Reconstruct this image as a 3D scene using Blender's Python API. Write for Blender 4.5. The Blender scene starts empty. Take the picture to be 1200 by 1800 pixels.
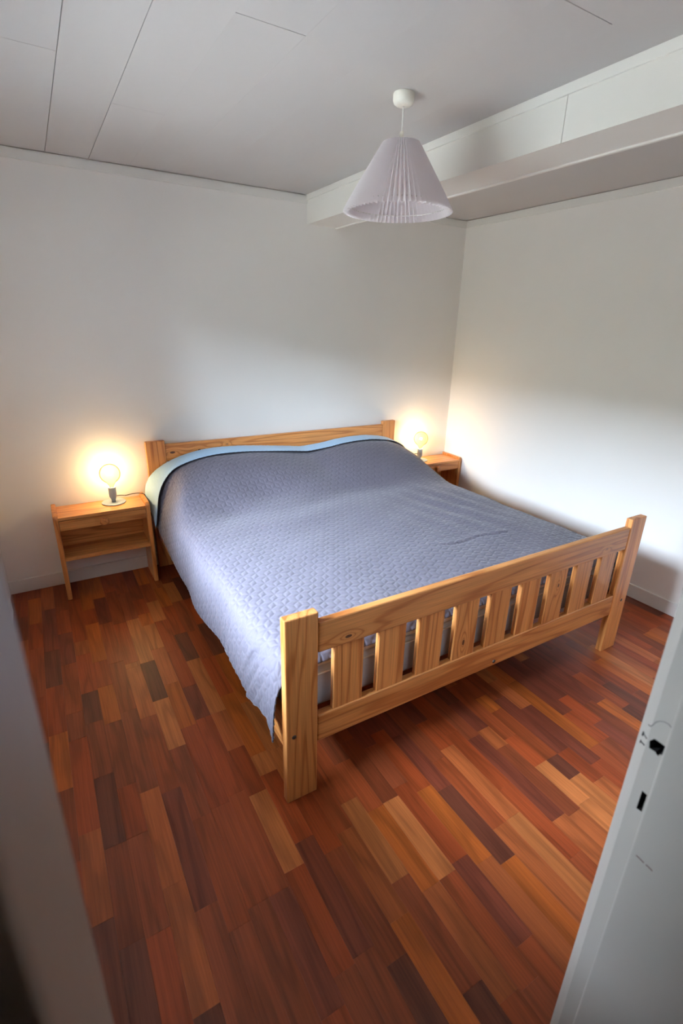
import bpy, bmesh, math, random
import numpy as np
from mathutils import Vector, Matrix
random.seed(7); np.random.seed(7)
S = bpy.context.scene
COL = S.collection

# ------------------------------------------------------------------ camera
cam_d = bpy.data.cameras.new('camera'); cam = bpy.data.objects.new('camera', cam_d); COL.objects.link(cam)
S.camera = cam
cam_d.sensor_fit = 'VERTICAL'; cam_d.sensor_height = 36.0
cam_d.lens = 874.62 / 1800 * 36.0
cam_d.clip_start = 0.02
def cam_matrix(yaw, pitch, roll):
    return Matrix.Rotation(yaw, 3, 'Z') @ Matrix.Rotation(pitch, 3, 'X') @ Matrix.Rotation(roll, 3, 'Y')
_M = cam_matrix(math.radians(-31.0954), math.radians(-20.8405), math.radians(-1.4997))
_R = Matrix((_M.col[0], _M.col[2], -_M.col[1])).transposed()
cam.matrix_world = Matrix.Translation((-0.2166, -3.3651, 1.6302)) @ _R.to_4x4()
cam_d.dof.use_dof = True; cam_d.dof.focus_distance = 2.8; cam_d.dof.aperture_fstop = 4.0

# ------------------------------------------------------------------ sky, light through the window, exposure
SKY_STRENGTH = 88.0
w = bpy.data.worlds.new('sky'); S.world = w; w.use_nodes = True
bg = w.node_tree.nodes['Background']
bg.inputs['Color'].default_value = (0.67, 0.81, 1.0, 1); bg.inputs['Strength'].default_value = SKY_STRENGTH
WY0, WY1, WZ0, WZ1 = -2.50, -0.92, 0.86, 2.02        # the window opening in the left wall
XL, XR, ZC, WT = -0.575, 2.9006, 2.4011, 0.54
pl = bpy.data.lights.new('window_portal', 'AREA'); po = bpy.data.objects.new('window_portal', pl); COL.objects.link(po)
pl.shape = 'RECTANGLE'; pl.size = WZ1 - WZ0; pl.size_y = WY1 - WY0; pl.cycles.is_portal = True
po.location = (XL - WT - 0.03, (WY0 + WY1) / 2, (WZ0 + WZ1) / 2); po.rotation_euler = (0, math.radians(-90), 0)
S.view_settings.view_transform = 'Standard'; S.view_settings.look = 'None'
S.view_settings.gamma = 1.0; S.view_settings.use_curve_mapping = False
S.view_settings.exposure = 0.52
S.cycles.use_denoising = True
S.cycles.max_bounces = 12; S.cycles.diffuse_bounces = 8; S.cycles.transparent_max_bounces = 16

# ------------------------------------------------------------------ materials
def nt(name):
    m = bpy.data.materials.new(name); m.use_nodes = True
    n = m.node_tree; b = n.nodes['Principled BSDF']
    return m, n, b
def N(n, kind, **kw):
    x = n.nodes.new(kind)
    for k, v in kw.items():
        if hasattr(x, k): setattr(x, k, v)
        else: x.inputs[k].default_value = v
    return x
def math_node(n, op, a, b=None):
    x = n.nodes.new('ShaderNodeMath'); x.operation = op
    for i, v in enumerate((a, b)):
        if v is None: continue
        if isinstance(v, (int, float)): x.inputs[i].default_value = v
        else: n.links.new(v, x.inputs[i])
    return x.outputs[0]
def mixcol(n, fac, a, b, blend='MIX'):
    x = n.nodes.new('ShaderNodeMix'); x.data_type = 'RGBA'; x.blend_type = blend
    for i, v in ((0, fac), (6, a), (7, b)):
        if isinstance(v, (int, float)): x.inputs[i].default_value = v
        elif isinstance(v, tuple): x.inputs[i].default_value = (*v, 1) if len(v) == 3 else v
        else: n.links.new(v, x.inputs[i])
    return x.outputs[2]

def paint(name, col, rough=0.55, bump=0.04, scale=60.0, mott=0.03):
    m, n, b = nt(name)
    tc = N(n, 'ShaderNodeTexCoord')
    no = N(n, 'ShaderNodeTexNoise'); no.inputs['Scale'].default_value = scale; no.inputs['Detail'].default_value = 4
    n.links.new(tc.outputs['Object'], no.inputs['Vector'])
    n2 = N(n, 'ShaderNodeTexNoise'); n2.inputs['Scale'].default_value = 2.5; n2.inputs['Detail'].default_value = 3
    n.links.new(tc.outputs['Object'], n2.inputs['Vector'])
    c = mixcol(n, n2.outputs['Fac'], tuple(x * (1 - mott) for x in col), tuple(min(1, x * (1 + mott)) for x in col))
    n.links.new(c, b.inputs['Base Color'])
    bp = N(n, 'ShaderNodeBump'); bp.inputs['Strength'].default_value = bump; bp.inputs['Distance'].default_value = 0.01
    n.links.new(no.outputs['Fac'], bp.inputs['Height']); n.links.new(bp.outputs['Normal'], b.inputs['Normal'])
    b.inputs['Roughness'].default_value = rough
    return m
def plain(name, col, rough=0.5, metal=0.0):
    m, n, b = nt(name)
    tc = N(n, 'ShaderNodeTexCoord')
    no = N(n, 'ShaderNodeTexNoise'); no.inputs['Scale'].default_value = 45
    n.links.new(tc.outputs['Object'], no.inputs['Vector'])
    c = mixcol(n, no.outputs['Fac'], tuple(x * 0.94 for x in col), tuple(min(1, x * 1.06) for x in col))
    n.links.new(c, b.inputs['Base Color'])
    b.inputs['Roughness'].default_value = rough; b.inputs['Metallic'].default_value = metal
    return m

def wood(name, axis, light, mid, dark, rings=64.0, sa=0.50, st=8.0, rough=0.36, knots=(), coat=0.15):
    """lacquered wood, grain along `axis` of the piece; knots = (along, across, across axis, size) at fixed places"""
    m, n, b = nt(name)
    tc = N(n, 'ShaderNodeTexCoord'); oi = N(n, 'ShaderNodeObjectInfo')
    off = N(n, 'ShaderNodeCombineXYZ')
    r = oi.outputs['Random']
    for i, k in enumerate((17.3, 9.1, 23.7)):
        n.links.new(math_node(n, 'MULTIPLY', r, k), off.inputs[i])
    add = N(n, 'ShaderNodeVectorMath', operation='ADD')
    n.links.new(tc.outputs['Object'], add.inputs[0]); n.links.new(off.outputs[0], add.inputs[1])
    sc = [st, st, st]; sc[axis] = sa
    mp = N(n, 'ShaderNodeVectorMath', operation='MULTIPLY'); mp.inputs[1].default_value = sc
    n.links.new(add.outputs[0], mp.inputs[0])
    big = N(n, 'ShaderNodeTexNoise'); big.inputs['Scale'].default_value = 1.0; big.inputs['Detail'].default_value = 2.0
    big.inputs['Roughness'].default_value = 0.4; big.inputs['Distortion'].default_value = 0.25
    n.links.new(mp.outputs[0], big.inputs['Vector'])
    warp = big.outputs['Fac']
    sep = N(n, 'ShaderNodeSeparateXYZ'); n.links.new(tc.outputs['Object'], sep.inputs[0])
    kf = None
    for (ka, kc, kax, ks) in knots:
        da = math_node(n, 'MULTIPLY', math_node(n, 'SUBTRACT', sep.outputs[axis], ka), 0.45)
        dc = math_node(n, 'SUBTRACT', sep.outputs[kax], kc)
        d = math_node(n, 'SQRT', math_node(n, 'ADD', math_node(n, 'MULTIPLY', da, da), math_node(n, 'MULTIPLY', dc, dc)))
        g = math_node(n, 'EXPONENT', math_node(n, 'MULTIPLY', d, -1.0 / (ks * 2.2)))
        warp = math_node(n, 'ADD', warp, math_node(n, 'MULTIPLY', g, 0.32))
        k = math_node(n, 'LESS_THAN', d, ks * 0.75)
        kf = k if kf is None else math_node(n, 'MAXIMUM', kf, k)
    wv = math_node(n, 'SINE', math_node(n, 'MULTIPLY', warp, rings))
    wv = math_node(n, 'MULTIPLY', math_node(n, 'ADD', wv, 1.0), 0.5)
    fine = N(n, 'ShaderNodeTexNoise'); fine.inputs['Scale'].default_value = 1.0; fine.inputs['Detail'].default_value = 5.0
    sc2 = [190.0, 190.0, 190.0]; sc2[axis] = 5.0
    mp2 = N(n, 'ShaderNodeVectorMath', operation='MULTIPLY'); mp2.inputs[1].default_value = sc2
    n.links.new(add.outputs[0], mp2.inputs[0]); n.links.new(mp2.outputs[0], fine.inputs['Vector'])
    rp = N(n, 'ShaderNodeValToRGB')
    rp.color_ramp.elements[0].position = 0.0; rp.color_ramp.elements[0].color = (*light, 1)
    rp.color_ramp.elements[1].position = 1.0; rp.color_ramp.elements[1].color = (*dark, 1)
    e = rp.color_ramp.elements.new(0.80); e.color = (*mid, 1)
    n.links.new(wv, rp.inputs['Fac'])
    fr = N(n, 'ShaderNodeMapRange'); fr.inputs[1].default_value = 0.3; fr.inputs[2].default_value = 0.7; fr.inputs[3].default_value = 0.80; fr.inputs[4].default_value = 1.14
    n.links.new(fine.outputs['Fac'], fr.inputs[0])
    c = mixcol(n, 1.0, rp.outputs['Color'], fr.outputs[0], 'MULTIPLY')
    rr = N(n, 'ShaderNodeMapRange'); rr.inputs[3].default_value = 0.88; rr.inputs[4].default_value = 1.1
    n.links.new(r, rr.inputs[0])
    c = mixcol(n, 1.0, c, rr.outputs[0], 'MULTIPLY')
    if kf is not None:
        c = mixcol(n, kf, c, (0.09, 0.03, 0.012))
    n.links.new(c, b.inputs['Base Color'])
    b.inputs['Roughness'].default_value = rough
    b.inputs['Coat Weight'].default_value = coat; b.inputs['Coat Roughness'].default_value = 0.25
    bp = N(n, 'ShaderNodeBump'); bp.inputs['Strength'].default_value = 0.06; bp.inputs['Distance'].default_value = 0.002
    n.links.new(fine.outputs['Fac'], bp.inputs['Height']); n.links.new(bp.outputs['Normal'], b.inputs['Normal'])
    return m

WALL = paint('white_wall_paint', (0.83, 0.80, 0.755), 0.6, 0.05, 55)
WALL2 = paint('bounce_dimmed_wall_paint', (0.60, 0.56, 0.52), 0.6, 0.05, 55)  # unseen front and hall walls, colour darkened to weaken bounced light
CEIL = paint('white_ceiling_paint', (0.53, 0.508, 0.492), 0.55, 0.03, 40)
TRIM = paint('white_gloss_trim', (0.77, 0.75, 0.70), 0.4, 0.03, 30)
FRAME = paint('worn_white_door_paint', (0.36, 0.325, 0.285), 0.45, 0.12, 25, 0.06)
PL, PM, PD = (0.68, 0.285, 0.085), (0.62, 0.248, 0.068), (0.46, 0.148, 0.034)
PINE = [wood('oiled_pine_grain_%s' % 'xyz'[i], i, PL, PM, PD) for i in range(3)]
KNOBW = wood('turned_pine_knob', 2, (0.56, 0.21, 0.055), (0.50, 0.18, 0.045), (0.36, 0.11, 0.025))
PINE_UP = wood('oiled_pine_upper_rail', 0, PL, PM, PD, knots=((0.551 - 1.2995, 0.637 - 0.6675, 2, 0.008), (0.70, -0.02, 2, 0.004)))
PINE_HEAD = wood('oiled_pine_head_rail', 0, PL, PM, PD, knots=((0.471 - 1.2915, 0.0, 2, 0.010), (0.648 - 1.2915, 0.0, 2, 0.006), (-0.45, 0.02, 2, 0.004)))
PINE_K1 = wood('oiled_pine_knotty_slat', 2, PL, PM, PD, knots=((-0.06, -0.004, 0, 0.008),))
PINE_K2 = wood('oiled_pine_knotty_slat_high', 2, PL, PM, PD, knots=((0.055, 0.008, 0, 0.006),))
TONES = dict(
    D=((0.150, 0.040, 0.020), 'dark_merbau'), P=((0.195, 0.044, 0.021), 'plum_merbau'), B=((0.250, 0.056, 0.019), 'brown_merbau'),
    R=((0.315, 0.058, 0.015), 'red_merbau'), M=((0.290, 0.060, 0.017), 'mid_merbau'), O=((0.42, 0.100, 0.017), 'orange_merbau'),
    T=((0.44, 0.135, 0.037), 'tan_merbau'), L=((0.37, 0.093, 0.025), 'light_merbau'))
FLOOR = {}
for k, (c, nm) in TONES.items():
    c = tuple(x * 1.0 for x in c)
    FLOOR[k] = wood(nm, 1, tuple(x * 1.12 for x in c), c, tuple(x * 0.78 for x in c), rings=16, sa=1.6, st=14, rough=0.40, coat=0.0)
    FLOOR[k].node_tree.nodes['Principled BSDF'].inputs['Specular IOR Level'].default_value = 0.3
SUB = plain('dark_joint', (0.03, 0.012, 0.008), 0.8)
DARK = plain('dark_recess', (0.012, 0.008, 0.007), 0.9)
PENCIL = plain('pencil_grey', (0.07, 0.07, 0.07), 0.8)
SCRATCH = plain('brown_scratch', (0.11, 0.045, 0.035), 0.7)
STEEL = plain('grey_bolt_steel', (0.10, 0.095, 0.09), 0.35, 0.8)
LAMPM = plain('blue_grey_lamp_enamel', (0.30, 0.37, 0.43), 0.4)
CORD = plain('dark_grey_flex', (0.045, 0.045, 0.05), 0.6)
PLAST = plain('cream_white_plastic', (0.80, 0.77, 0.68), 0.4)
CREAM = plain('white_flex', (0.75, 0.74, 0.70), 0.5)

def cloth(name, col, nscale=900.0):
    m, n, b = nt(name)
    tc = N(n, 'ShaderNodeTexCoord')
    no = N(n, 'ShaderNodeTexNoise'); no.inputs['Scale'].default_value = nscale; no.inputs['Detail'].default_value = 2
    n.links.new(tc.outputs['Object'], no.inputs['Vector'])
    c = mixcol(n, no.outputs['Fac'], tuple(x * 0.86 for x in col), tuple(min(1, x * 1.14) for x in col))
    n.links.new(c, b.inputs['Base Color'])
    b.inputs['Roughness'].default_value = 0.75
    b.inputs['Sheen Weight'].default_value = 0.25; b.inputs['Sheen Roughness'].default_value = 0.4
    return m
QUILT = cloth('slate_grey_quilt', (0.106, 0.094, 0.119))
BLUE = cloth('light_blue_quilt_reverse', (0.34, 0.53, 0.71), 250)
NAVY = cloth('navy_binding', (0.03, 0.03, 0.05))
SHEET = cloth('white_cotton', (0.74, 0.69, 0.64))
TICK = cloth('pale_grey_ticking', (0.62, 0.65, 0.70))

def shade_mat():
    m, n, b = nt('white_pleated_plastic')
    b.inputs['Base Color'].default_value = (0.96, 0.94, 0.945, 1); b.inputs['Roughness'].default_value = 0.4
    tr = N(n, 'ShaderNodeBsdfTranslucent'); tr.inputs['Color'].default_value = (0.93, 0.89, 0.91, 1)
    mx = N(n, 'ShaderNodeMixShader'); mx.inputs[0].default_value = 0.5
    n.links.new(b.outputs[0], mx.inputs[1]); n.links.new(tr.outputs[0], mx.inputs[2])
    n.links.new(mx.outputs[0], n.nodes['Material Output'].inputs['Surface'])
    return m
SHADE = shade_mat()
def thin_glass(name, tint, glow=0.0, glow_col=(1, .6, .2), ior=1.45):
    m, n, b = nt(name); n.nodes.remove(b)
    t = N(n, 'ShaderNodeBsdfTransparent'); t.inputs['Color'].default_value = (*tint, 1)
    g = N(n, 'ShaderNodeBsdfGlossy'); g.inputs['Roughness'].default_value = 0.03
    f = N(n, 'ShaderNodeFresnel'); f.inputs['IOR'].default_value = ior
    mx = N(n, 'ShaderNodeMixShader'); n.links.new(f.outputs[0], mx.inputs[0])
    n.links.new(t.outputs[0], mx.inputs[1]); n.links.new(g.outputs[0], mx.inputs[2])
    last = mx
    if glow:
        e = N(n, 'ShaderNodeEmission'); e.inputs['Color'].default_value = (*glow_col, 1); e.inputs['Strength'].default_value = glow
        ad = N(n, 'ShaderNodeAddShader'); n.links.new(mx.outputs[0], ad.inputs[0]); n.links.new(e.outputs[0], ad.inputs[1]); last = ad
    n.links.new(last.outputs[0], n.nodes['Material Output'].inputs['Surface'])
    return m
PANE = thin_glass('window_glass', (0.97, 0.98, 0.98))
BULB = thin_glass('amber_bulb_glass', (0.97, 0.85, 0.62), 0.17, (1.0, 0.64, 0.28), 1.12)
def emit(name, col, s):
    m, n, b = nt(name); n.nodes.remove(b)
    e = N(n, 'ShaderNodeEmission'); e.inputs['Color'].default_value = (*col, 1); e.inputs['Strength'].default_value = s
    n.links.new(e.outputs[0], n.nodes['Material Output'].inputs['Surface'])
    return m
GLOW = emit('glowing_filament', (1.0, 0.70, 0.34), 30.0)
SKY_BLOCK = paint('sky_block_green', (0.055, 0.058, 0.035), 0.9, 0.5, 6, 0.4)  # for the unseen block added outside to hide low sky
GRASS = paint('gravel_outside', (0.16, 0.14, 0.115), 0.9, 0.3, 8, 0.3)

# ------------------------------------------------------------------ helpers
def put(name, me, mat, parent=None, loc=(0, 0, 0), kind=None, label=None):
    o = bpy.data.objects.new(name, me); COL.objects.link(o)
    for m in (mat if isinstance(mat, (list, tuple)) else [mat]): me.materials.append(m)
    o.location = loc
    if parent is not None: o.parent = parent
    if kind: o['kind'] = kind
    if label: o['label'] = label
    return o
def thing(name, label, cat, loc=(0, 0, 0), group=None):
    o = bpy.data.objects.new(name, None); COL.objects.link(o); o.location = loc; o.empty_display_size = 0.05
    o['label'] = label; o['category'] = cat
    if group: o['group'] = group
    return o
def mesh_of(bm, name, smooth=False):
    me = bpy.data.meshes.new(name); bm.to_mesh(me); bm.free()
    if smooth:
        me.polygons.foreach_set('use_smooth', [True] * len(me.polygons))
    return me
def origin_of(parent):
    p = Vector((0, 0, 0))
    while parent is not None: p += parent.location; parent = parent.parent
    return p
def box(name, lo, hi, mat, parent=None, bevel=0.0, seg=2, kind=None, label=None, z_only=None):
    lo, hi = Vector(lo), Vector(hi); c = (lo + hi) / 2; d = hi - lo
    bm = bmesh.new(); bmesh.ops.create_cube(bm, size=1.0)
    bmesh.ops.scale(bm, vec=d, verts=bm.verts)
    if bevel: bmesh.ops.bevel(bm, geom=list(bm.edges), offset=bevel, segments=seg, profile=0.5, affect='EDGES')
    me = mesh_of(bm, name)
    return put(name, me, mat, parent, c - origin_of(parent), kind, label)
def boxes(name, lst, mat, parent=None, kind=None, bevel=0.0, label=None):
    """several boxes joined into one piece of the setting"""
    bm = bmesh.new()
    for lo, hi in lst:
        lo, hi = Vector(lo), Vector(hi); c = (lo + hi) / 2; d = hi - lo
        t = bmesh.new(); bmesh.ops.create_cube(t, size=1.0); bmesh.ops.scale(t, vec=d, verts=t.verts)
        if bevel: bmesh.ops.bevel(t, geom=list(t.edges), offset=bevel, segments=1, affect='EDGES')
        bmesh.ops.translate(t, vec=c - origin_of(parent), verts=t.verts)
        tm = bpy.data.meshes.new('t'); t.to_mesh(tm); t.free(); bm.from_mesh(tm); bpy.data.meshes.remove(tm)
    return put(name, mesh_of(bm, name), mat, parent, (0, 0, 0), kind, label)
def lathe(name, prof, mat, parent=None, loc=(0, 0, 0), seg=40, smooth=True, label=None, caps=True):
    """prof = [(r, z)] around the z axis, loc in world space"""
    bm = bmesh.new(); rings = []
    for r, z in prof:
        if r < 1e-6: rings.append([bm.verts.new((0, 0, z))])
        else: rings.append([bm.verts.new((r * math.cos(2 * math.pi * i / seg), r * math.sin(2 * math.pi * i / seg), z)) for i in range(seg)])
    for a, b in zip(rings, rings[1:]):
        for i in range(seg):
            j = (i + 1) % seg
            if len(a) == 1 and len(b) == 1: continue
            if len(a) == 1: bm.faces.new((a[0], b[j], b[i]))
            elif len(b) == 1: bm.faces.new((a[i], a[j], b[0]))
            else: bm.faces.new((a[i], a[j], b[j], b[i]))
    bmesh.ops.recalc_face_normals(bm, faces=bm.faces)
    me = mesh_of(bm, name, smooth)
    return put(name, me, mat, parent, Vector(loc) - origin_of(parent), None, label)
def tube(name, pts, r, mat, parent=None, seg=8, label=None):
    P = [Vector(p) for p in pts]
    # Catmull-Rom through the points
    Q = []
    for i in range(len(P) - 1):
        p0, p1, p2, p3 = P[max(i - 1, 0)], P[i], P[i + 1], P[min(i + 2, len(P) - 1)]
        for k in range(6):
            t = k / 6
            Q.append(0.5 * ((2 * p1) + (p2 - p0) * t + (2 * p0 - 5 * p1 + 4 * p2 - p3) * t * t + (3 * p1 - p0 - 3 * p2 + p3) * t ** 3))
    Q.append(P[-1])
    bm = bmesh.new(); rings = []; ref = Vector((0.31, 0.17, 0.93)).normalized()
    org = origin_of(parent)
    for i, q in enumerate(Q):
        d = (Q[min(i + 1, len(Q) - 1)] - Q[max(i - 1, 0)]).normalized()
        a = d.cross(ref).normalized(); b2 = d.cross(a).normalized()
        rings.append([bm.verts.new(q - org + (a * math.cos(2 * math.pi * k / seg) + b2 * math.sin(2 * math.pi * k / seg)) * r) for k in range(seg)])
    for A, B in zip(rings, rings[1:]):
        for k in range(seg):
            bm.faces.new((A[k], A[(k + 1) % seg], B[(k + 1) % seg], B[k]))
    bm.faces.new(rings[0][::-1]); bm.faces.new(rings[-1])
    return put(name, mesh_of(bm, name, True), mat, parent, (0, 0, 0), None, label)
def copy_tree(o, parent=None):
    c = o.copy(); COL.objects.link(c); c.parent = parent
    for ch in list(o.children): copy_tree(ch, c)
    return c

# ------------------------------------------------------------------ room shell
YF, YH = -3.10, -3.25                # room side and hall side of the door wall
JL, JR, DH = -0.245, 0.473, 2.05     # door opening
HB = -4.75                           # far wall of the hall behind the camera
box('wall_back', (XL - WT, 0.0, -0.05), (XR + 0.2, 0.15, ZC + 0.15), WALL, kind='structure')
box('wall_right', (XR, YH, -0.05), (XR + 0.2, 0.0, ZC + 0.15), WALL, kind='structure')
boxes('wall_left', [((XL - WT, WY1, -0.05), (XL, 0.0, ZC + 0.15)), ((XL - WT, YH, -0.05), (XL, WY0, ZC + 0.15)),
                    ((XL - WT, WY0, -0.05), (XL, WY1, WZ0)), ((XL - WT, WY0, WZ1), (XL, WY1, ZC + 0.15))], WALL, kind='structure')
boxes('wall_front', [((XL, YH, -0.05), (JL - 0.03, YF, ZC + 0.15)), ((JR + 0.03, YH, -0.05), (XR, YF, ZC + 0.15)), ((JL - 0.03, YH, DH + 0.03), (JR + 0.03, YF, ZC + 0.15))], WALL2, kind='structure')
boxes('wall_hall', [((-1.15, HB, -0.05), (-1.0, YH, ZC + 0.15)), ((1.5, HB, -0.05), (1.65, YH, ZC + 0.15)), ((-1.15, HB - 0.15, -0.05), (1.65, HB, ZC + 0.15))], WALL2, kind='structure')
box('floor_hall', (-1.0, HB, -0.05), (1.5, YH, 0.0), FLOOR['B'], kind='structure')
box('ground', (-40.0, -20.0, -0.6), (XL - WT - 0.02, 20.0, -0.5), GRASS, kind='structure')

box('added_sky_block', (-10.0, -20.0, -0.5), (-8.6, 20.0, 3.4), SKY_BLOCK, kind='structure', bevel=0.3)  # unseen, added to cut low sky light through the window

# window in the left wall (outside the frame of the photograph, its daylight lights the room)
win = bpy.data.objects.new('window_1', None); COL.objects.link(win); win.location = (XL - WT, (WY0 + WY1) / 2, WZ0); win['kind'] = 'structure'
xf0, xf1 = XL - WT + 0.02, XL - WT + 0.075
ym = (WY0 + WY1) / 2
boxes('window_frame', [((xf0, WY0, WZ0), (xf1, WY0 + 0.05, WZ1)), ((xf0, WY1 - 0.05, WZ0), (xf1, WY1, WZ1)), ((xf0, WY0, WZ0), (xf1, WY1, WZ0 + 0.05)),
                       ((xf0, WY0, WZ1 - 0.05), (xf1, WY1, WZ1)), ((xf0, ym - 0.03, WZ0), (xf1, ym + 0.03, WZ1))], TRIM, win)
for a, b in ((WY0 + 0.05, ym - 0.03), (ym + 0.03, WY1 - 0.05)):
    box('pane', (xf0 + 0.02, a, WZ0 + 0.05), (xf0 + 0.026, b, WZ1 - 0.05), PANE, win)
box('window_sill', (XL - WT + 0.08, WY0, WZ0 - 0.001), (XL + 0.03, WY1, WZ0 + 0.024), TRIM, win, 0.004)

# ceiling boards
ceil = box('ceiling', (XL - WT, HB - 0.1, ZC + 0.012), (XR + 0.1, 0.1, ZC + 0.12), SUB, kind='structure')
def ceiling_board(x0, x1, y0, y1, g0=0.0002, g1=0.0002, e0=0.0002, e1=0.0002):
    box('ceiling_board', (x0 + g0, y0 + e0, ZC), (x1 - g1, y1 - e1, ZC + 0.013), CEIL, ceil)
V, V2, F = 0.0012, 0.0006, 0.0001     # strong, fainter and painted-over joints (half widths)
rows = [(-0.60, -0.40, F, F, []), (-0.40, -0.20, F, F, []), (-0.20, 0.0, F, V, [(-1.21, V)]), (0.0, 0.2, V, V, []), (0.2, 0.4, V, F, [(-0.87, V2)]),
        (0.4, 0.61, F, F, [(-1.725, V)]), (0.61, 0.83, F, F, []), (0.83, 1.06, F, F, []), (1.06, 1.275, F, F, [(-2.241, V)]), (1.275, 1.487, F, F, []), (1.487, XR, F, F, [])]
for x0, x1, g0, g1, ends in rows:
    ys = [HB] + [e[0] for e in ends] + [0.0]; gs = [F] + [e[1] for e in ends] + [F]
    for i in range(len(ys) - 1):
        ceiling_board(x0, x1, ys[i], ys[i + 1], g0, g1, gs[i], gs[i + 1])

# boxed beam with its mouldings
XB, XB2, ZB, YS = 1.487, 1.7143, 2.2337, -1.956
beam = bpy.data.objects.new('trim_beam', None); COL.objects.link(beam); beam.location = (XB, 0, ZB); beam['kind'] = 'structure'
for a, b in ((YF, YS - 0.0012), (YS + 0.0012, 0.0)):
    box('side_board', (XB, a, ZB), (XB + 0.018, b, ZC), TRIM, beam)
box('soffit_board', (XB + 0.018, YF, ZB), (XB2 - 0.012, 0.0, ZB + 0.018), TRIM, beam)
box('far_board', (XB2 - 0.012, YF, ZB + 0.004), (XB2, 0.0, ZC), TRIM, beam)
box('corner_bead', (XB2 - 0.012, YF, ZB - 0.007), (XB2 + 0.004, 0.0, ZB + 0.006), TRIM, beam, 0.003)
box('top_moulding', (XB - 0.009, YF, 2.369), (XB, 0.0, ZC), TRIM, beam, 0.002)
# cornices and baseboards
box('trim_1', (XL, -0.012, 2.350), (XB, 0.0, 2.3945), TRIM, kind='structure')
box('trim_2', (XB2, -0.012, 2.352), (XR - 0.012, 0.0, 2.3965), TRIM, kind='structure')
box('trim_3', (XR - 0.012, YF, 2.352), (XR, 0.0, 2.3965), TRIM, kind='structure')
box('baseboard_back', (XL, -0.015, 0.0), (XR, 0.0, 0.088), TRIM, kind='structure', bevel=0.003)
box('baseboard_right', (XR - 0.015, YF, 0.0), (XR, -0.015, 0.088), TRIM, kind='structure', bevel=0.003)
box('baseboard_left', (XL, YF, 0.0), (XL + 0.018, -0.24, 0.088), TRIM, kind='structure', bevel=0.003)

# ------------------------------------------------------------------ door frame
dfr = bpy.data.objects.new('door_1', None); COL.objects.link(dfr); dfr.location = ((JL + JR) / 2, YF, 0); dfr['kind'] = 'structure'
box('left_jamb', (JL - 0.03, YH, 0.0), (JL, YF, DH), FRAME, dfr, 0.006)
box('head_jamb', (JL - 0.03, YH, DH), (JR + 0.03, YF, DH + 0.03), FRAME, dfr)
JY1, JY0 = -3.1135, -3.0955
def jx(y):
    return JR + max(0.0, 0.012 * (y - JY1) / (JY0 - JY1))
def striker_jamb():
    bm = bmesh.new(); X, X2 = JR, JR + 0.03
    yA, yB = -3.1400, JY1          # lock face, then a rounded arris towards the room
    holes = [[(-3.1185, 1.054), (-3.1165, 1.066), (-3.1215, 1.0745), (-3.1375, 1.0735), (-3.1378, 1.058), (-3.1335, 1.0555), (-3.1325, 1.0515), (-3.1295, 1.0525), (-3.128, 1.0545)],
             [(-3.1268, 0.940), (-3.1268, 0.977), (-3.1347, 0.976), (-3.1347, 0.941)]]
    outer = [bm.verts.new((X, y, z)) for y, z in ((yA, 0.0), (yB, 0.0), (yB, DH), (yA, DH))]
    ed = [bm.edges.new((outer[i], outer[(i + 1) % 4])) for i in range(4)]
    loops = []
    for h in holes:
        vs = [bm.verts.new((X, y, z)) for y, z in h]
        ed += [bm.edges.new((vs[i], vs[(i + 1) % len(vs)])) for i in range(len(vs))]; loops.append(vs)
    bmesh.ops.triangle_fill(bm, use_beauty=True, use_dissolve=False, edges=ed)
    for f in bm.faces: f.material_index = 0
    for vs in loops:
        bk = [bm.verts.new((X + 0.024, v.co.y, v.co.z)) for v in vs]; k = len(vs)
        for i in range(k):
            f = bm.faces.new((vs[i], vs[(i + 1) % k], bk[(i + 1) % k], bk[i])); f.material_index = 1
        f = bm.faces.new(bk); f.material_index = 1
    # arris strip and the rest of the board
    pr = [(X, yB), (X + 0.012, JY0), (X + 0.0145, JY0 + 0.001), (X2, JY0 + 0.001), (X2, yA)]
    lo = [bm.verts.new((x, y, 0.0)) for x, y in pr]; hi = [bm.verts.new((x, y, DH)) for x, y in pr]
    for i in range(len(pr) - 1): bm.faces.new((lo[i], lo[i + 1], hi[i + 1], hi[i]))
    bmesh.ops.remove_doubles(bm, verts=bm.verts, dist=1e-6)
    bmesh.ops.recalc_face_normals(bm, faces=bm.faces)
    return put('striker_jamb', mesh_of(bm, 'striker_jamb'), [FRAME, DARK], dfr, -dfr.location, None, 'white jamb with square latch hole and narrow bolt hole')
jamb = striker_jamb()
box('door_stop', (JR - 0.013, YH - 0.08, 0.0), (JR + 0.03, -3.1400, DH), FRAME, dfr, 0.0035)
def stroke(name, pts, r, mat, par):
    tube(name, pts, r, mat, par, 6)
stroke('pencil_outline', [(JR - 0.0002, y, z) for y, z in ((-3.1085, 1.0905), (-3.1120, 1.0895), (-3.1138, 1.0925), (-3.1165, 1.100), (-3.121, 1.1065), (-3.127, 1.110), (-3.133, 1.1105), (-3.138, 1.107))], 0.00045, PENCIL, jamb)
for a, b, r in (((-3.1030, 1.050), (-3.1118, 1.0525), 0.0011), ((-3.1032, 1.0525), (-3.1028, 1.047), 0.0009), ((-3.1035, 1.066), (-3.112, 1.0655), 0.0010), ((-3.1037, 1.069), (-3.1032, 1.0615), 0.0015)):
    stroke('ink_mark', [(jx(a[0]), a[0], a[1]), (jx((a[0] + b[0]) / 2), (a[0] + b[0]) / 2, (a[1] + b[1]) / 2), (jx(b[0]), b[0], b[1])], r, DARK, jamb)
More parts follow.
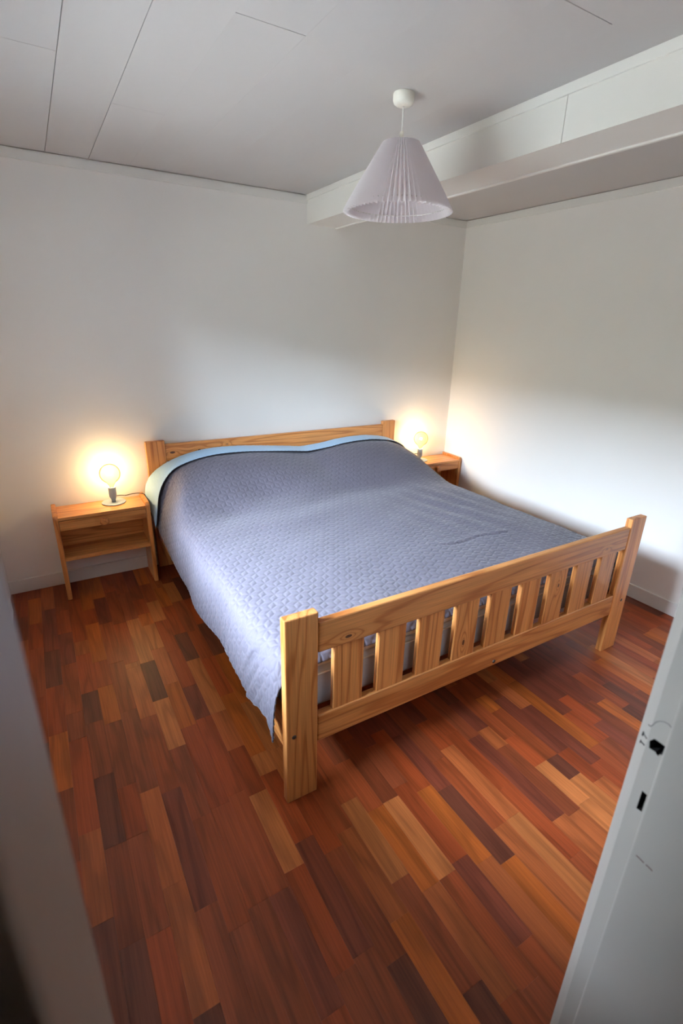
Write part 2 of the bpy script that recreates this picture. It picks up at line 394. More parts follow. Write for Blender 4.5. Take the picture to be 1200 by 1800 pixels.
for a, b in (((-3.150, 0.8735), (-3.1625, 0.872)), ((-3.1655, 0.8722), (-3.1755, 0.871))):
    stroke('scratch', [(JR - 0.0132, a[0], a[1]), (JR - 0.0132, (a[0] + b[0]) / 2, (a[1] + b[1]) / 2 + .0003), (JR - 0.0132, b[0], b[1])], 0.0009, SCRATCH, dfr)
box('threshold_board', (JL - 0.03, YH, -0.05), (JR + 0.03, YF, 0.002), FLOOR['B'], dfr)

# ------------------------------------------------------------------ parquet floor, one stave at a time
floor = box('floor', (XL - 0.05, YF, -0.06), (XR + 0.02, 0.0, -0.009), SUB, kind='structure')
P0, PW = -0.003, 0.0687
KNOWN = {
    -6: [(-0.76, -1.07, 'D'), (-1.07, -1.40, 'R')], -5: [(-0.92, -1.30, 'M'), (-1.47, -1.93, 'R'), (-1.93, -2.245, 'L'), (-2.245, -2.72, 'D')],
    -4: [(-0.87, -1.19, 'R'), (-1.19, -1.40, 'D'), (-1.40, -1.712, 'B'), (-1.712, -2.022, 'D'), (-2.022, -2.343, 'B'), (-2.343, -2.85, 'D')],
    -3: [(-0.59, -0.97, 'O'), (-0.97, -1.18, 'R'), (-1.18, -1.44, 'O'), (-1.44, -1.80, 'B'), (-1.80, -2.02, 'R'), (-2.02, -2.35, 'B'), (-2.35, -2.85, 'R')],
    -2: [(-0.62, -1.02, 'M'), (-1.02, -1.40, 'M'), (-1.40, -1.86, 'B'), (-1.86, -2.24, 'L'), (-2.24, -2.588, 'L'), (-2.588, -2.95, 'D')],
    -1: [(-0.66, -1.06, 'R'), (-1.10, -1.48, 'L'), (-1.48, -1.90, 'M'), (-1.90, -2.35, 'P'), (-2.35, -2.75, 'B')],
    0: [(-0.65, -1.09, 'T'), (-1.09, -1.397, 'D'), (-1.397, -1.71, 'T'), (-1.71, -2.06, 'B'), (-2.06, -2.45, 'M'), (-2.45, -2.80, 'B')],
    1: [(-0.62, -0.75, 'O'), (-0.75, -1.0, 'T'), (-1.0, -1.31, 'L'), (-1.31, -1.62, 'O'), (-1.62, -2.05, 'R'), (-2.05, -2.42, 'M'), (-2.42, -2.9, 'B')],
    2: [(-0.50, -0.74, 'T'), (-0.74, -1.06, 'R'), (-1.06, -1.37, 'R'), (-1.37, -1.60, 'P'), (-1.60, -2.03, 'R'), (-2.03, -2.42, 'M'), (-2.42, -2.75, 'P')],
    3: [(-0.35, -0.60, 'O'), (-0.60, -0.92, 'R'), (-1.18, -1.60, 'T'), (-1.60, -1.83, 'L'), (-1.83, -2.066, 'R'), (-2.066, -2.38, 'T'), (-2.38, -2.69, 'R'), (-2.69, -3.1, 'B')],
    4: [(-1.20, -1.51, 'R'), (-1.51, -1.90, 'O'), (-1.90, -2.005, 'T'), (-2.005, -2.31, 'R'), (-2.31, -2.68, 'P'), (-2.68, -3.1, 'B')],
    5: [(-1.20, -1.60, 'O'), (-1.60, -1.91, 'T'), (-1.91, -2.12, 'T'), (-2.12, -2.39, 'R'), (-2.39, -2.74, 'B'), (-2.74, -3.1, 'D')],
    6: [(-2.06, -2.35, 'M'), (-2.35, -2.66, 'L'), (-2.66, -3.1, 'O')], 7: [(-2.26, -2.573, 'T'), (-2.573, -2.888, 'B'), (-2.888, -3.1, 'D')],
    8: [(-2.10, -2.335, 'M'), (-2.335, -2.64, 'O'), (-2.64, -2.95, 'L')], 9: [(-2.02, -2.331, 'B'), (-2.331, -2.638, 'T'), (-2.638, -2.96, 'M')],
    10: [(-2.30, -2.62, 'R'), (-2.62, -2.885, 'P'), (-2.885, -3.1, 'M')], 11: [(-2.04, -2.355, 'R'), (-2.355, -2.663, 'O'), (-2.663, -3.0, 'L')],
    12: [(-2.10, -2.392, 'P'), (-2.392, -2.70, 'D'), (-2.70, -3.05, 'O')], 13: [(-2.28, -2.602, 'M'), (-2.602, -2.95, 'L')], 14: [(-2.25, -2.60, 'L'), (-2.60, -2.95, 'T')],
    15: [(-2.20, -2.50, 'R'), (-2.50, -2.80, 'R')], 17: [(-2.36, -2.70, 'B')], 18: [(-2.496, -2.69, 'T'), (-2.69, -2.95, 'T')], 19: [(-2.20, -2.497, 'M'), (-2.497, -2.602, 'D'), (-2.602, -2.90, 'T')],
    20: [(-2.15, -2.498, 'P'), (-2.498, -2.657, 'R'), (-2.657, -2.9, 'L')], 21: [(-2.25, -2.60, 'P')], 22: [(-2.10, -2.547, 'O'), (-2.547, -2.8, 'M')],
}
rs = random.Random(21)
pool = 'MMMMRRRRBBBPPLLOOTD'
staves = []
for k in range(-9, 43):
    x0, x1 = max(P0 + k * PW, XL + 0.0), min(P0 + (k + 1) * PW, XR)
    if x1 - x0 < 0.01: continue
    known = KNOWN.get(k, []); y = 0.0; last = ''
    segs = []
    def fill(y, yend):
        global last
        while y - yend > 1e-4:
            L = rs.choice((0.18, 0.26, 0.31, 0.31, 0.36, 0.42, 0.48))
            if y - L - yend < 0.10: L = y - yend
            t = rs.choice(pool)
            while t == last: t = rs.choice(pool)
            last = t; segs.append((y, y - L, t)); y -= L
    first = rs.uniform(0.08, 0.4)
    for a, b, t in known:
        fill(y, a); segs.append((a, max(b, YF), t)); last = t; y = max(b, YF)
    if not known:
        t = rs.choice(pool); segs.append((0.0, -first, t)); y = -first
    fill(y, YF)
    for a, b, t in segs:
        if a - b > 0.005: staves.append((x0, x1, b, a, t))
cp = np.array((-0.2166, -3.3651, 1.6302)); Mn = np.array(_M)
def seen_area(s):
    c = np.array(((s[0] + s[1]) / 2, (s[2] + s[3]) / 2, 0.0))
    q = (c - cp) @ Mn
    if q[1] < 0.1: return 0.0
    u, v = 600 + 874.6 * q[0] / q[1], 900 - 874.6 * q[2] / q[1]
    if not (0 < u < 1200 and 500 < v < 1850): return 0.0
    a = (s[1] - s[0]) * (s[3] - s[2]) / q[1] ** 3
    if 0.40 < c[0] < 2.25 and c[1] > -1.95: a *= 0.02          # under the bed
    if c[0] < -0.245 and v > 1150 and u < 30 + (v - 1080) * .243: a *= 0.02   # behind the jamb
    return a
staves.sort(key=seen_area, reverse=True)
G = 0.00012
def stave_bm(bm, x0, x1, y0, y1, zj, mi=0, tilt=0.0):
    e = 0.0004
    lo = [bm.verts.new(p) for p in ((x0 + G, y0 + G, -0.0085), (x1 - G, y0 + G, -0.0085), (x1 - G, y1 - G, -0.0085), (x0 + G, y1 - G, -0.0085))]
    mid = [bm.verts.new((v.co.x, v.co.y, -e * 0.6 + zj)) for v in lo]
    top = [bm.verts.new(p) for p in ((x0 + G + e, y0 + G + e, zj), (x1 - G - e, y0 + G + e, zj + tilt), (x1 - G - e, y1 - G - e, zj + tilt), (x0 + G + e, y1 - G - e, zj))]
    for A, B in ((lo, mid), (mid, top)):
        for i in range(4):
            f = bm.faces.new((A[i], A[(i + 1) % 4], B[(i + 1) % 4], B[i])); f.material_index = mi
    f = bm.faces.new(top); f.material_index = mi
for x0, x1, y0, y1, t in staves[:300]:
    c = Vector(((x0 + x1) / 2, (y0 + y1) / 2, 0))
    bm = bmesh.new(); stave_bm(bm, x0 - c.x, x1 - c.x, y0 - c.y, y1 - c.y, rs.uniform(-0.0003, 0.0), 0, rs.uniform(-0.00018, 0.00018))
    put('floor_stave', mesh_of(bm, 'floor_stave'), FLOOR[t], floor, c - floor.location)
bm = bmesh.new(); keys = list(TONES)
for x0, x1, y0, y1, t in staves[300:]: stave_bm(bm, x0, x1, y0, y1, rs.uniform(-0.0003, 0.0), keys.index(t))
bmesh.ops.translate(bm, vec=-floor.location, verts=bm.verts)
put('floor_staves', mesh_of(bm, 'floor_staves'), [FLOOR[k] for k in keys], floor, (0, 0, 0), 'stuff')

# ------------------------------------------------------------------ bed
X0, X1, BYF, HP, PWD = 0.3134, 2.2857, -2.163, 0.768, 0.1205
bed = thing('bed', 'pine double bed frame with slatted footboard and low headboard', 'bed', ((X0 + X1) / 2, -1.08, 0))
B2 = -2.129
for x in (X0, X1 - PWD):
    p = box('footboard_post', (x, BYF, 0.0), (x + PWD, B2, HP), PINE[2], bed, 0.004)
for x in (0.3072, 2.2762 - PWD):
    box('headboard_post', (x, -0.055, 0.0), (x + PWD, -0.020, 0.886), PINE[2], bed, 0.004)
box('footboard_rail', (X0 + PWD + .001, BYF + .002, 0.609), (X1 - PWD - .001, B2 - .002, 0.726), PINE_UP, bed, 0.005)
box('footboard_rail', (X0 + PWD + .001, BYF + .002, 0.2305), (X1 - PWD - .001, B2 - .002, 0.347), PINE[0], bed, 0.005)
ns, sw = 9, 0.121
gap = ((X1 - X0 - 2 * PWD) - ns * sw) / (ns + 1)
for i in range(ns):
    x = X0 + PWD + gap + i * (sw + gap)
    box('footboard_slat', (x, BYF + .0055, 0.345), (x + sw, B2 - .0055, 0.611), {3: PINE_K1, 6: PINE_K2}.get(i, PINE[2]), bed, 0.003)
box('headboard_rail', (0.4277, -0.052, 0.746), (2.1557, -0.024, 0.861), PINE_HEAD, bed, 0.005)
box('headboard_rail', (0.4277, -0.052, 0.30), (2.1557, -0.024, 0.415), PINE[0], bed, 0.005)
for i in range(9):
    x = 0.4277 + gap + i * (sw + gap)
    box('headboard_slat', (x, -0.048, 0.413), (x + sw, -0.028, 0.748), PINE[2], bed, 0.003)
for x in (X0 + 0.008, X1 - 0.033):
    box('side_rail', (x, B2 - .001, 0.225), (x + 0.025, -0.054, 0.365), PINE[1], bed, 0.004)
for i in range(12):
    y = -2.06 + i * 0.175
    box('base_slat', (X0 + 0.033, y, 0.300), (X1 - 0.033, y + 0.08, 0.320), PINE[0], bed)
def bolt(x, z):
    o = lathe('bolt_head', [(0, 0.0015), (0.0055, 0.0015), (0.0085, 0.0005), (0.0085, -0.004)], STEEL, bed, (x, BYF, z), 16)
    o.rotation_euler = (math.radians(90), 0, 0)
bolt(0.343, 0.297); bolt(2.243, 0.300); bolt(1.313, 0.252)

# ------------------------------------------------------------------ mattress with its topper
def soft_box(name, lo, hi, r, mat, par, nx, ny, nz, wob=0.0, seed=0, label=None):
    lo, hi = Vector(lo), Vector(hi); c = (lo + hi) / 2; d = hi - lo
    bm = bmesh.new(); bmesh.ops.create_cube(bm, size=1.0); bmesh.ops.scale(bm, vec=d, verts=bm.verts)
    bmesh.ops.bevel(bm, geom=list(bm.edges), offset=r, segments=3, profile=0.5, affect='EDGES')
    bmesh.ops.subdivide_edges(bm, edges=[e for e in bm.edges if e.calc_length() > 0.3], cuts=48, use_grid_fill=True)
    if wob:
        for v in bm.verts:
            x, y, z = v.co
            v.co += Vector((0, 1, 0)) * wob * (math.sin(x * 37 + z * 60 + seed) + 0.7 * math.sin(x * 61 - z * 90 + seed * 2)) * (1 if abs(y) > d.y * .45 else 0)
    me = mesh_of(bm, name, True)
    return put(name, me, mat, par, c - origin_of(par), None, label)
mat_t = thing('mattress', 'pale grey mattress with white topper on the pine bed', 'mattress', ((X0 + X1) / 2, -1.08, 0.32))
soft_box('core', (0.350, -2.100, 0.3205), (2.250, -0.065, 0.480), 0.022, TICK, mat_t, 20, 20, 2)
tube('piping', [(0.372, -2.102, 0.470), (1.0, -2.103, 0.4695), (1.6, -2.103, 0.470), (2.228, -2.102, 0.470)], 0.004, SHEET, mat_t)
soft_box('topper', (0.347, -2.096, 0.4805), (2.236, -0.065, 0.545), 0.03, SHEET, mat_t, 20, 20, 2, 0.0022, 1.3, 'white wrinkled topper')

# ------------------------------------------------------------------ quilt
def lerp_tab(tab, x):
    return np.interp(x, [t[0] for t in tab], [t[1] for t in tab])
CREST = [(0.26, 0.60), (0.33, 0.665), (0.39, 0.705), (0.455, 0.733), (0.53, 0.757), (0.61, 0.775), (0.70, 0.786), (0.80, 0.788), (0.92, 0.783), (1.08, 0.768), (1.26, 0.748), (1.40, 0.730), (1.57, 0.742), (1.70, 0.760),
         (1.82, 0.768), (1.96, 0.768), (2.1, 0.750), (2.19, 0.728), (2.26, 0.690), (2.33, 0.62)]
BASE = [(0.26, 0.545), (0.34, 0.570), (0.40, 0.583), (0.55, 0.590), (1.3, 0.592), (2.0, 0.590), (2.15, 0.580), (2.22, 0.566), (2.33, 0.53)]
HEM = [(-2.12, 0.318), (-2.06, 0.330), (-2.0, 0.315), (-1.90, 0.292), (-1.78, 0.307), (-1.65, 0.317), (-1.51, 0.302), (-1.27, 0.288), (-1.04, 0.283), (-0.79, 0.300), (-0.42, 0.343), (-0.34, 0.362), (-0.25, 0.375), (-0.05, 0.40)]
def smooth(a, n):
    k = np.hanning(2 * n + 3)[1:-1]; k /= k.sum()
    return np.convolve(np.pad(a, n, mode='edge'), k, mode='valid')
def profile(y, hemL=None):
    """left hem -> over the bed -> right hem, as a dense polyline (x, z) at depth y"""
    d = -y
    t = np.clip((d - 0.20) / (0.86 - 0.20), 0, 1); p = 1 - t * t * (3 - 2 * t)
    h = lerp_tab(HEM, y) if hemL is None else hemL
    hr = 0.34
    fl = 0.286 + 0.006 * math.sin(d * 9.0) * min(1.0, d)
    A = np.array(((0.286, h), (0.289, 0.50), (0.299, 0.60), (0.33, 0.655), (0.390, 0.700)))
    B = np.array(((0.293, h), (0.314, 0.45), (0.345, 0.53), (0.395, 0.620), (0.450, 0.712)))
    Cc = np.array(((fl, h), (fl + 0.006, h + (0.572 - h) * 0.45), (fl + 0.016, 0.512), (0.318, 0.550), (0.345, 0.572)))
    Lc = A + (B - A) * np.clip((d - 0.072) / 0.208, 0, 1)
    tc = np.clip((d - 0.28) / 0.55, 0, 1); Lc = Lc + (Cc - Lc) * (tc * tc * (3 - 2 * tc))
    xs = np.linspace(Lc[-1, 0] + 0.012, 2.262, 160)
    zb = lerp_tab(BASE, xs); zc = lerp_tab(CREST, xs)
    z = zb + (zc - zb) * p
    z = z + (Lc[-1, 1] + 0.006 - z[0]) * np.exp(-(xs - xs[0]) / 0.05)
    lx = list(Lc[:, 0]); lz = list(Lc[:, 1])
    rx = [2.282, 2.300, 2.306, 2.308]; rz = [z[-1] - 0.022, z[-1] - 0.06, hr + (z[-1] - hr) * 0.4, hr]
    X = np.concatenate((lx, xs, rx)); Z = np.concatenate((lz, z, rz))
    s = np.concatenate(((0,), np.cumsum(np.hypot(np.diff(X), np.diff(Z)))))
    q = np.linspace(0, s[-1], 420)
    X = np.interp(q, s, X); Z = np.interp(q, s, Z)
    x2, z2 = smooth(X, 9), smooth(Z, 9)
    x2[0], z2[0], x2[-1], z2[-1] = X[0], Z[0], X[-1], Z[-1]
    return x2, z2
def resample(X, Z, n):
    s = np.concatenate(((0,), np.cumsum(np.hypot(np.diff(X), np.diff(Z)))))
    q = np.linspace(0, s[-1], n)
    return np.interp(q, s, X), np.interp(q, s, Z), q
HA = 0.034        # edge of one stitched rhombus
def stitch(u, v):
    """distance to the nearest stitched seam of a tumbling-block pattern"""
    q = (math.sqrt(3) / 3 * u - v / 3) / HA; r = (2.0 / 3 * v) / HA
    a, b = q, r; c = -a - b
    ra, rb, rc = np.round(a), np.round(b), np.round(c)
    da, db, dc = abs(ra - a), abs(rb - b), abs(rc - c)
    m1 = (da > db) & (da > dc); m2 = (~m1) & (db > dc)
    ra = np.where(m1, -rb - rc, ra); rb = np.where(m2, -ra - rc, rb)
    cx = HA * math.sqrt(3) * (ra + rb / 2); cy = HA * 1.5 * rb
    x, y = u - cx, v - cy
    ap = HA * math.sqrt(3) / 2
    d = np.full(u.shape, 9.0)
    for k in range(6):
        t = math.radians(60 * k); d = np.minimum(d, np.abs(ap - (x * math.cos(t) + y * math.sin(t))))
    for k in range(3):
        t = math.radians(90 + 120 * k)
        al = np.clip(x * math.cos(t) + y * math.sin(t), 0, HA)
        d = np.minimum(d, np.hypot(x - al * math.cos(t), y - al * math.sin(t)))
    return d
def grid_mesh(name, P):
    nv, nu = P.shape[:2]
    me = bpy.data.meshes.new(name)
    idx = np.arange(nv * nu).reshape(nv, nu)
    F = np.stack((idx[:-1, :-1], idx[:-1, 1:], idx[1:, 1:], idx[1:, :-1]), -1).reshape(-1, 4)
    me.vertices.add(nv * nu); me.vertices.foreach_set('co', P.reshape(-1).astype(np.float32))
    me.loops.add(F.size); me.loops.foreach_set('vertex_index', F.reshape(-1).astype(np.int32))
    me.polygons.add(len(F)); me.polygons.foreach_set('loop_start', np.arange(0, F.size, 4, dtype=np.int32))
    me.update(calc_edges=True); me.validate()
    me.polygons.foreach_set('use_smooth', [True] * len(F))
    return me
def normals(P):
    du = np.gradient(P, axis=1); dv = np.gradient(P, axis=0)
    n = np.cross(du, dv); n /= np.linalg.norm(n, axis=2, keepdims=True) + 1e-12
    return n
NU, NV = 640, 560
ys = np.linspace(-0.072, -2.125, NV)
P = np.zeros((NV, NU, 3)); U = np.zeros((NV, NU))
for i, y in enumerate(ys):
    X, Z = profile(max(y, -2.10)); x, z, q = resample(X, Z, NU)
    # the foot end bends down over the mattress edge
    k = max(0.0, (-y - 2.045) / 0.08)
    dz = -0.058 * k * k
    P[i, :, 0] = x; P[i, :, 1] = y + 0.012 * k * k * 0.6; P[i, :, 2] = z + dz
    U[i] = q
mid = np.array([np.interp(1.3, P[i, :, 0], U[i]) for i in range(NV)])
U -= mid[:, None]
dl = np.concatenate(((0,), np.cumsum(np.hypot(np.diff(P[:, NU // 3, 1]), np.diff(P[:, NU // 3, 2])))))
Vv = np.repeat(dl[:, None], NU, 1)
Xg, Yg = P[:, :, 0], P[:, :, 1]
# broad wrinkles
wr = (0.0035 * np.sin(Xg * 9 + Yg * 4) * np.sin(Yg * 6 - Xg * 2.5) + 0.0022 * np.sin(Xg * 17 - Yg * 11 + 1.0) * np.sin(Yg * 13 + Xg * 5))
msk = np.exp(-((Xg - 1.85) / 0.30) ** 2 - ((Yg + 1.25) / 0.38) ** 2)
wr += msk * 0.006 * np.sin((Xg * 1.0 + (Yg + 1.2) * 0.25) * 2 * math.pi / 0.15)
cr_y = -1.67 - 0.055 * (Xg - 1.40) + 0.01 * np.sin(Xg * 16)
wr -= 0.0042 * np.exp(-((Yg - cr_y) / 0.009) ** 2) * np.clip((Xg - 1.36) / 0.08, 0, 1) * np.clip((1.88 - Xg) / 0.08, 0, 1)
wr += 0.0035 * np.exp(-((Yg - cr_y - 0.022) / 0.018) ** 2) * np.clip((Xg - 1.36) / 0.08, 0, 1) * np.clip((1.88 - Xg) / 0.08, 0, 1)
# soft dips in front of the pillows
for (dx, dy, rx, ry, a) in ((0.90, -0.62, 0.20, 0.11, -0.028), (1.62, -0.72, 0.30, 0.10, -0.026), (0.62, -0.72, 0.14, 0.11, -0.024), (1.38, -0.45, 0.16, 0.22, -0.014), (0.78, -1.02, 0.26, 0.10, 0.010), (1.30, -0.98, 0.25, 0.12, 0.008)):
    wr += a * np.exp(-((Xg - dx) / rx) ** 2 - ((Yg - dy) / ry) ** 2)
# small gathers in the hanging side near the foot
side = np.clip((0.345 - Xg) / 0.05, 0, 1)
g1 = np.exp(-((Yg + 1.60) / 0.10) ** 2); g2 = np.exp(-((Yg + 1.93) / 0.09) ** 2)
wr += side * (0.0035 * g1 * np.sin(Yg * 120 + P[:, :, 2] * 40) * np.sin(Yg * 47 + 1) + 0.0065 * g2 * np.sin(Yg * 74 + P[:, :, 2] * 45) * np.sin(Yg * 31 + P[:, :, 2] * 22) + 0.003 * np.sin(Yg * 14))
ds = stitch(U, Vv)
puff = 0.0036 * (1 - np.exp(-(ds / 0.0034) ** 1.3))
n = normals(P)
if n[NV // 2, NU // 2, 2] < 0: n = -n
flatten = np.clip((P[:, :, 2] - 0.0) / 0.01, 0, 1)
P += n * (wr + puff)[:, :, None]
qt = thing('quilt', 'slate grey quilted bedspread with tumbling block stitching spread over the bed', 'bedspread', ((X0 + X1) / 2, -1.08, 0.56))
org = np.array(qt.location)
if np.cross(P[1, 0] - P[0, 0], P[0, 1] - P[0, 0])[2] > 0: pass
me = grid_mesh('cover', P - org)
if me.polygons[(NV // 2) * (NU - 1) + NU // 2].normal.z < 0: me.flip_normals()
cov = put('cover', me, [QUILT, BLUE, NAVY], qt)
sm = cov.modifiers.new('thickness', 'SOLIDIFY'); sm.thickness = 0.006; sm.offset = -1; sm.material_offset = 1; sm.material_offset_rim = 2
# the head end turned back so the light blue reverse shows
NU2, NT = 420, 60
rowsP = []
x_top, z_top = profile(-0.072)
for j in range(NT):
    t = j / (NT - 1)
    row = np.zeros((NU2, 3))
    u = np.linspace(0, 1, NU2)
    wdt = 0.128 + 0.080 * np.exp(-(u / 0.08) ** 2) + 0.012 * np.sin(u * 7.0) - 0.035 * np.exp(-((u - 1.0) / 0.10) ** 2)
    # the roll at the head, then flat on top
    if t < 0.18:
        a = t / 0.18 * math.pi
        yy = np.full(NU2, -0.072 + 0.010 * math.sin(a) * 0.8); lift = 0.011 - 0.011 * math.cos(a)
    else:
        f = (t - 0.18) / 0.82
        yy = -0.072 - wdt * f; lift = 0.022 - 0.006 * f
    ym_ = float(np.mean(yy))
    for y_lo in (0,):
        # sample the cover at each point's own depth
        xa, za = profile(-0.072); xb_, zb_ = profile(-0.28)
        fy = np.clip((-yy - 0.072) / (0.28 - 0.072), 0, 1)
        f1 = (t - 0.18) / 0.82 if t > 0.18 else 0.0
        ztip = 0.505 - 0.125 * f1
        def cut(X, Z, zcut):
            i = int(np.argmax(Z > zcut)); X, Z = X[i:], Z[i:]
            return resample(X, Z, NU2)
        Xa, Za, _ = cut(xa, za, ztip); Xb, Zb, _ = cut(xb_, zb_, ztip)
        row[:, 0] = Xa * (1 - fy) + Xb * fy; row[:, 2] = Za * (1 - fy) + Zb * fy; row[:, 1] = yy
    rowsP.append((row, lift))
Pf = np.array([r for r, l in rowsP]); lifts = np.array([l for r, l in rowsP])
Pb = Pf.copy()
nf = normals(Pf); nf[..., 1] *= 0.2
# use the cover's cross-section normals (stable in the roll)
for j in range(NT):
    du = np.gradient(Pf[j], axis=0); nx, nz = -du[:, 2], du[:, 0]
    L = np.hypot(nx, nz) + 1e-9
    extra = 0.011 * np.exp(-((np.linspace(0, 1, NU2) - 0.085) / 0.055) ** 2) * np.clip((j / (NT - 1) - 0.25) / 0.75, 0, 1)
    Pf[j, :, 0] += nx / L * (lifts[j] + 0.0045 + extra); Pf[j, :, 2] += nz / L * (lifts[j] + 0.0045 + extra)
uu = np.repeat(np.linspace(0, 2.6, NU2)[None, :], NT, 0)
vv = np.repeat(np.linspace(0, 0.16, NT)[:, None], NU2, 1)
Pf[..., 2] += 0.0015 * (1 - np.exp(-(stitch(uu, vv) / 0.004)))
mf = grid_mesh('turned_back_edge', Pf - org)
if mf.polygons[(NT * 2 // 3) * (NU2 - 1) + NU2 // 2].normal.z < 0: mf.flip_normals()
fl = put('turned_back_edge', mf, [BLUE, QUILT, NAVY], qt, label='light blue reverse of the quilt turned back at the headboard')
sm = fl.modifiers.new('thickness', 'SOLIDIFY'); sm.thickness = 0.005; sm.offset = -1; sm.material_offset = 1; sm.material_offset_rim = 2

# ------------------------------------------------------------------ nightstands
NX0, NX1, NYF, NYB = -0.272, 0.262, -0.247, -0.022
def build_nightstand():
    t = thing('nightstand', '', 'nightstand', ((NX0 + NX1) / 2, -0.13, 0), 'pine nightstands')
    def panel(x0, x1):
        bm = bmesh.new()
        pr = [(NYF, 0.0), (NYB, 0.0), (NYB, 0.551)]
        for k in range(7):
            a = math.radians(90 * k / 6); pr.append((NYF + 0.030 - 0.030 * math.sin(a), 0.519 + 0.030 * math.cos(a)))
        A = [bm.verts.new((x0, y, z)) for y, z in pr]; B = [bm.verts.new((x1, y, z)) for y, z in pr]
        bm.faces.new(A); bm.faces.new(B[::-1])
        for i in range(len(pr)):
            j = (i + 1) % len(pr); bm.faces.new((A[i], B[i], B[j], A[j]))
        bmesh.ops.recalc_face_normals(bm, faces=bm.faces)
        bmesh.ops.bevel(bm, geom=[e for e in bm.edges if abs(e.verts[0].co.x - e.verts[1].co.x) < 1e-6], offset=0.0025, segments=2, affect='EDGES')
        c = Vector(((x0 + x1) / 2, (NYF + NYB) / 2, 0.27)); bmesh.ops.translate(bm, vec=-c, verts=bm.verts)
        put('side_panel', mesh_of(bm, 'side_panel'), PINE[2], t, c - t.location)
    panel(NX0, NX0 + 0.025); panel(NX1 - 0.025, NX1)
    a, b = NX0 + 0.025, NX1 - 0.025
    box('top_board', (a, NYF + .002, 0.513), (b, NYB, 0.532), PINE[0], t, 0.0025)
    dr = box('drawer', (a + 0.002, NYF + .004, 0.449), (b - 0.002, NYB - 0.02, 0.510), PINE[0], t, 0.002)
    k = lathe('knob', [(0, 0.031), (0.015, 0.0305), (0.022, 0.028), (0.0255, 0.021), (0.024, 0.012), (0.016, 0.003), (0.013, -0.002)], KNOBW, dr, (-0.008, NYF + .004, 0.476), 28)
    k.rotation_euler = (math.radians(90), 0, 0)
    box('back_panel', (a, NYB - 0.012, 0.272), (b, NYB - 0.004, 0.513), PINE[0], t)
    box('shelf', (a, NYF + .004, 0.253), (b, NYB - 0.004, 0.274), PINE[0], t, 0.0025)
    return t
nsl = build_nightstand()
nsl['label'] = 'pine nightstand with one drawer left of the bed against the back wall'
nsr = copy_tree(nsl); NSHIFT = 2.620
nsr.location.x += NSHIFT
nsr['label'] = 'pine nightstand half hidden behind the bed in the right corner'

# ------------------------------------------------------------------ table lamps
def build_lamp(x, y, z, label, cord_pts):
    t = thing('table_lamp', label, 'lamp', (x, y, z), 'globe bulb table lamps')
    lathe('base', [(0, 0.0), (0.068, 0.0), (0.0705, 0.0015), (0.0705, 0.005), (0.069, 0.0065), (0, 0.0065)], LAMPM, t, (x, y, z), 48)
    lathe('socket', [(0, 0.0065), (0.0115, 0.0065), (0.0125, 0.018), (0.019, 0.036), (0.0225, 0.043), (0.0225, 0.100), (0.0215, 0.1025), (0.0165, 0.1025), (0.0165, 0.085), (0, 0.085)], LAMPM, t, (x, y, z), 32)
    R, zc = 0.0615, 0.103 + 0.027 + 0.0595
    pr = [(0.0125, 0.090), (0.0125, 0.106), (0.0145, 0.114)]
    a0 = math.asin(0.020 / R)
    for k in range(21):
        a = math.pi - a0 - 0.16 - (math.pi - a0 - 0.16) * k / 20
        pr.append((max(0.0, R * math.sin(a)) if k < 20 else 0.0, zc + R * math.cos(a)))
    bl = lathe('bulb', pr, BULB, t, (x, y, z), 40, label='glowing amber globe bulb')
    fil = lathe('filament', [(0, -0.012), (0.009, -0.010), (0.0125, 0), (0.009, 0.010), (0, 0.012)], GLOW, bl, (x, y, z + zc), 16)
    lathe('bulb_cap', [(0, 0.088), (0.0118, 0.088), (0.0118, 0.104), (0, 0.104)], STEEL, bl, (x, y, z), 20)
    ld = bpy.data.lights.new('bulb_light', 'POINT'); ld.energy = LAMP_W; ld.color = (1.0, 0.77, 0.48); ld.shadow_soft_size = 0.03
    lo = bpy.data.objects.new('bulb_light', ld); COL.objects.link(lo); lo.parent = t; lo.location = (0, 0, zc)
    tube('cord', cord_pts, 0.0028, CORD, t)
    return t
LAMP_W = 3.3
TOP = 0.5325
lx, ly = 0.074, -0.098
build_lamp(lx, ly, TOP, 'table lamp with globe bulb on the left nightstand', [(lx + 0.015, ly, TOP + 0.042), (lx + 0.045, ly + .004, TOP + 0.040), (lx + 0.075, ly + 0.02, TOP + 0.030), (lx + 0.12, ly + 0.028, TOP + 0.032), (0.236, ly + 0.025, TOP + 0.030), (0.2625, ly + 0.018, TOP + 0.018), (0.2668, ly + 0.012, TOP - 0.03), (0.2668, ly + 0.01, 0.42), (0.2668, ly + 0.03, 0.25), (0.2668, -0.035, 0.05)])
rx_, ry_ = 2.515, -0.115
build_lamp(rx_, ry_, TOP, 'table lamp with globe bulb on the right corner nightstand', [(rx_ - 0.015, ry_, TOP + 0.058), (rx_ - 0.05, ry_ + .004, TOP + 0.062), (rx_ - 0.10, ry_ + 0.01, TOP + 0.045), (2.372, ry_ + 0.015, TOP + 0.034), (2.348, ry_ + .015, TOP + 0.026), (2.3405, ry_ + .01, TOP - 0.02), (2.341, ry_, 0.40), (2.34, -0.06, 0.2)])

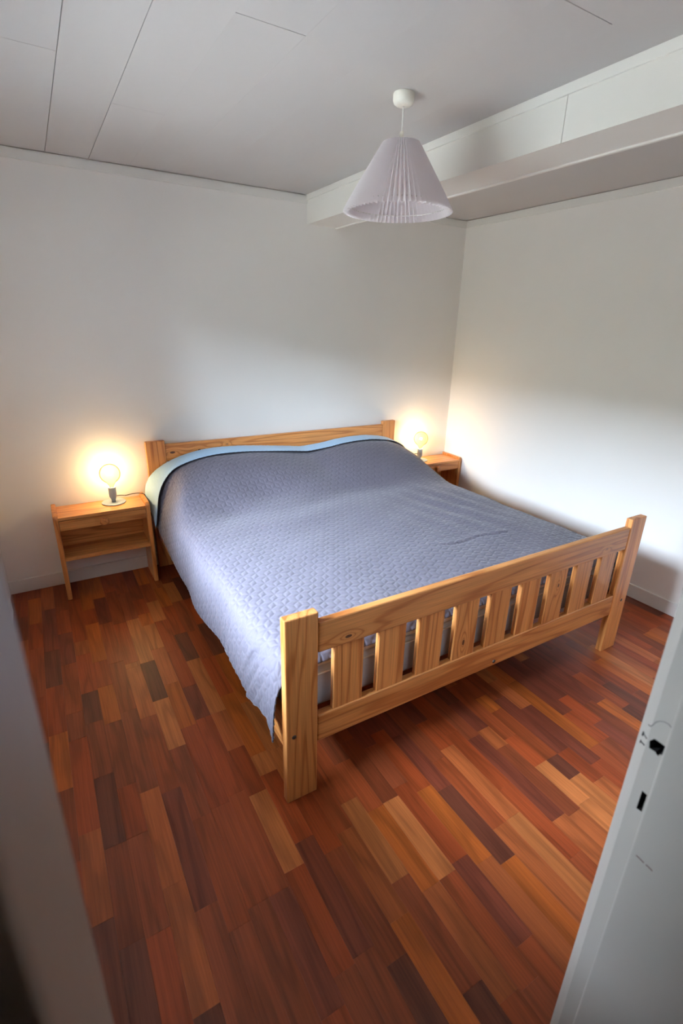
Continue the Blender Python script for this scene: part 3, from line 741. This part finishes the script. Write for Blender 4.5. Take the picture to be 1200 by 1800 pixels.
# ------------------------------------------------------------------ pendant lamp
px, py = 1.075, -1.58
pd = thing('pendant_lamp', 'white pleated cone pendant lamp hanging from the ceiling', 'lamp', (px, py, ZC))
lathe('ceiling_rose', [(0, ZC), (0.037, ZC), (0.038, ZC - 0.003), (0.038, ZC - 0.021), (0.035, ZC - 0.030), (0.026, ZC - 0.0365), (0.006, ZC - 0.038), (0, ZC - 0.038)], PLAST, pd, (px, py, 0), 40)
tube('cord', [(px, py, ZC - 0.037), (px + .001, py, 2.32), (px, py, 2.275)], 0.0032, CREAM, pd)
lathe('lamp_holder', [(0, 2.288), (0.005, 2.288), (0.0075, 2.280), (0.008, 2.266), (0.015, 2.262), (0.020, 2.254), (0.021, 2.195), (0, 2.195)], PLAST, pd, (px, py, 0), 28)
def pleated():
    bm = bmesh.new(); n = 68; prof = [(0.066, 2.252), (0.105, 2.189), (0.146, 2.123), (0.187, 2.054), (0.197, 2.036), (0.200, 2.026)]
    rings = []
    for r, z in prof:
        amp = 0.0035 + 0.0065 * (r - 0.06) / 0.14
        ring = []
        for i in range(2 * n):
            a = math.pi * i / n; rr = r + (amp if i % 2 else -amp)
            zz = z + (0.003 if (i % 2 and z < 2.03) else 0.0)
            ring.append(bm.verts.new((rr * math.cos(a), rr * math.sin(a), zz)))
        rings.append(ring)
    m = 2 * n
    for A, B in zip(rings, rings[1:]):
        for i in range(m): bm.faces.new((A[i], B[i], B[(i + 1) % m], A[(i + 1) % m]))
    return put('lamp_shade', mesh_of(bm, 'lamp_shade'), SHADE, pd, Vector((px, py, 0)) - pd.location)
sh = pleated()
smod = sh.modifiers.new('thickness', 'SOLIDIFY'); smod.thickness = 0.0009
def ring(name, R, z, r, par):
    bm = bmesh.new(); k, s = 64, 6
    vs = [[bm.verts.new(((R + r * math.cos(2 * math.pi * j / s)) * math.cos(2 * math.pi * i / k), (R + r * math.cos(2 * math.pi * j / s)) * math.sin(2 * math.pi * i / k), z + r * math.sin(2 * math.pi * j / s))) for j in range(s)] for i in range(k)]
    for i in range(k):
        for j in range(s): bm.faces.new((vs[i][j], vs[(i + 1) % k][j], vs[(i + 1) % k][(j + 1) % s], vs[i][(j + 1) % s]))
    # three spokes to the lamp holder
    if name == 'carrier_ring':
        for q in range(3):
            a = 2 * math.pi * q / 3; d = Vector((math.cos(a), math.sin(a), 0)); e = Vector((-d.y, d.x, 0))
            for p0, p1 in ((0.018, R),):
                A = [bm.verts.new(d * p0 + e * r * s1 + Vector((0, 0, z + r * s2))) for s1, s2 in ((-1, -1), (1, -1), (1, 1), (-1, 1))]
                B = [bm.verts.new(d * p1 + e * r * s1 + Vector((0, 0, z + r * s2))) for s1, s2 in ((-1, -1), (1, -1), (1, 1), (-1, 1))]
                for i in range(4): bm.faces.new((A[i], A[(i + 1) % 4], B[(i + 1) % 4], B[i]))
    bmesh.ops.recalc_face_normals(bm, faces=bm.faces)
    return put(name, mesh_of(bm, name, True), CREAM, par, Vector((px, py, 0)) - pd.location)
ring('carrier_ring', 0.0605, 2.247, 0.0018, pd)
ring('rim_wire', 0.183, 2.050, 0.0018, pd)
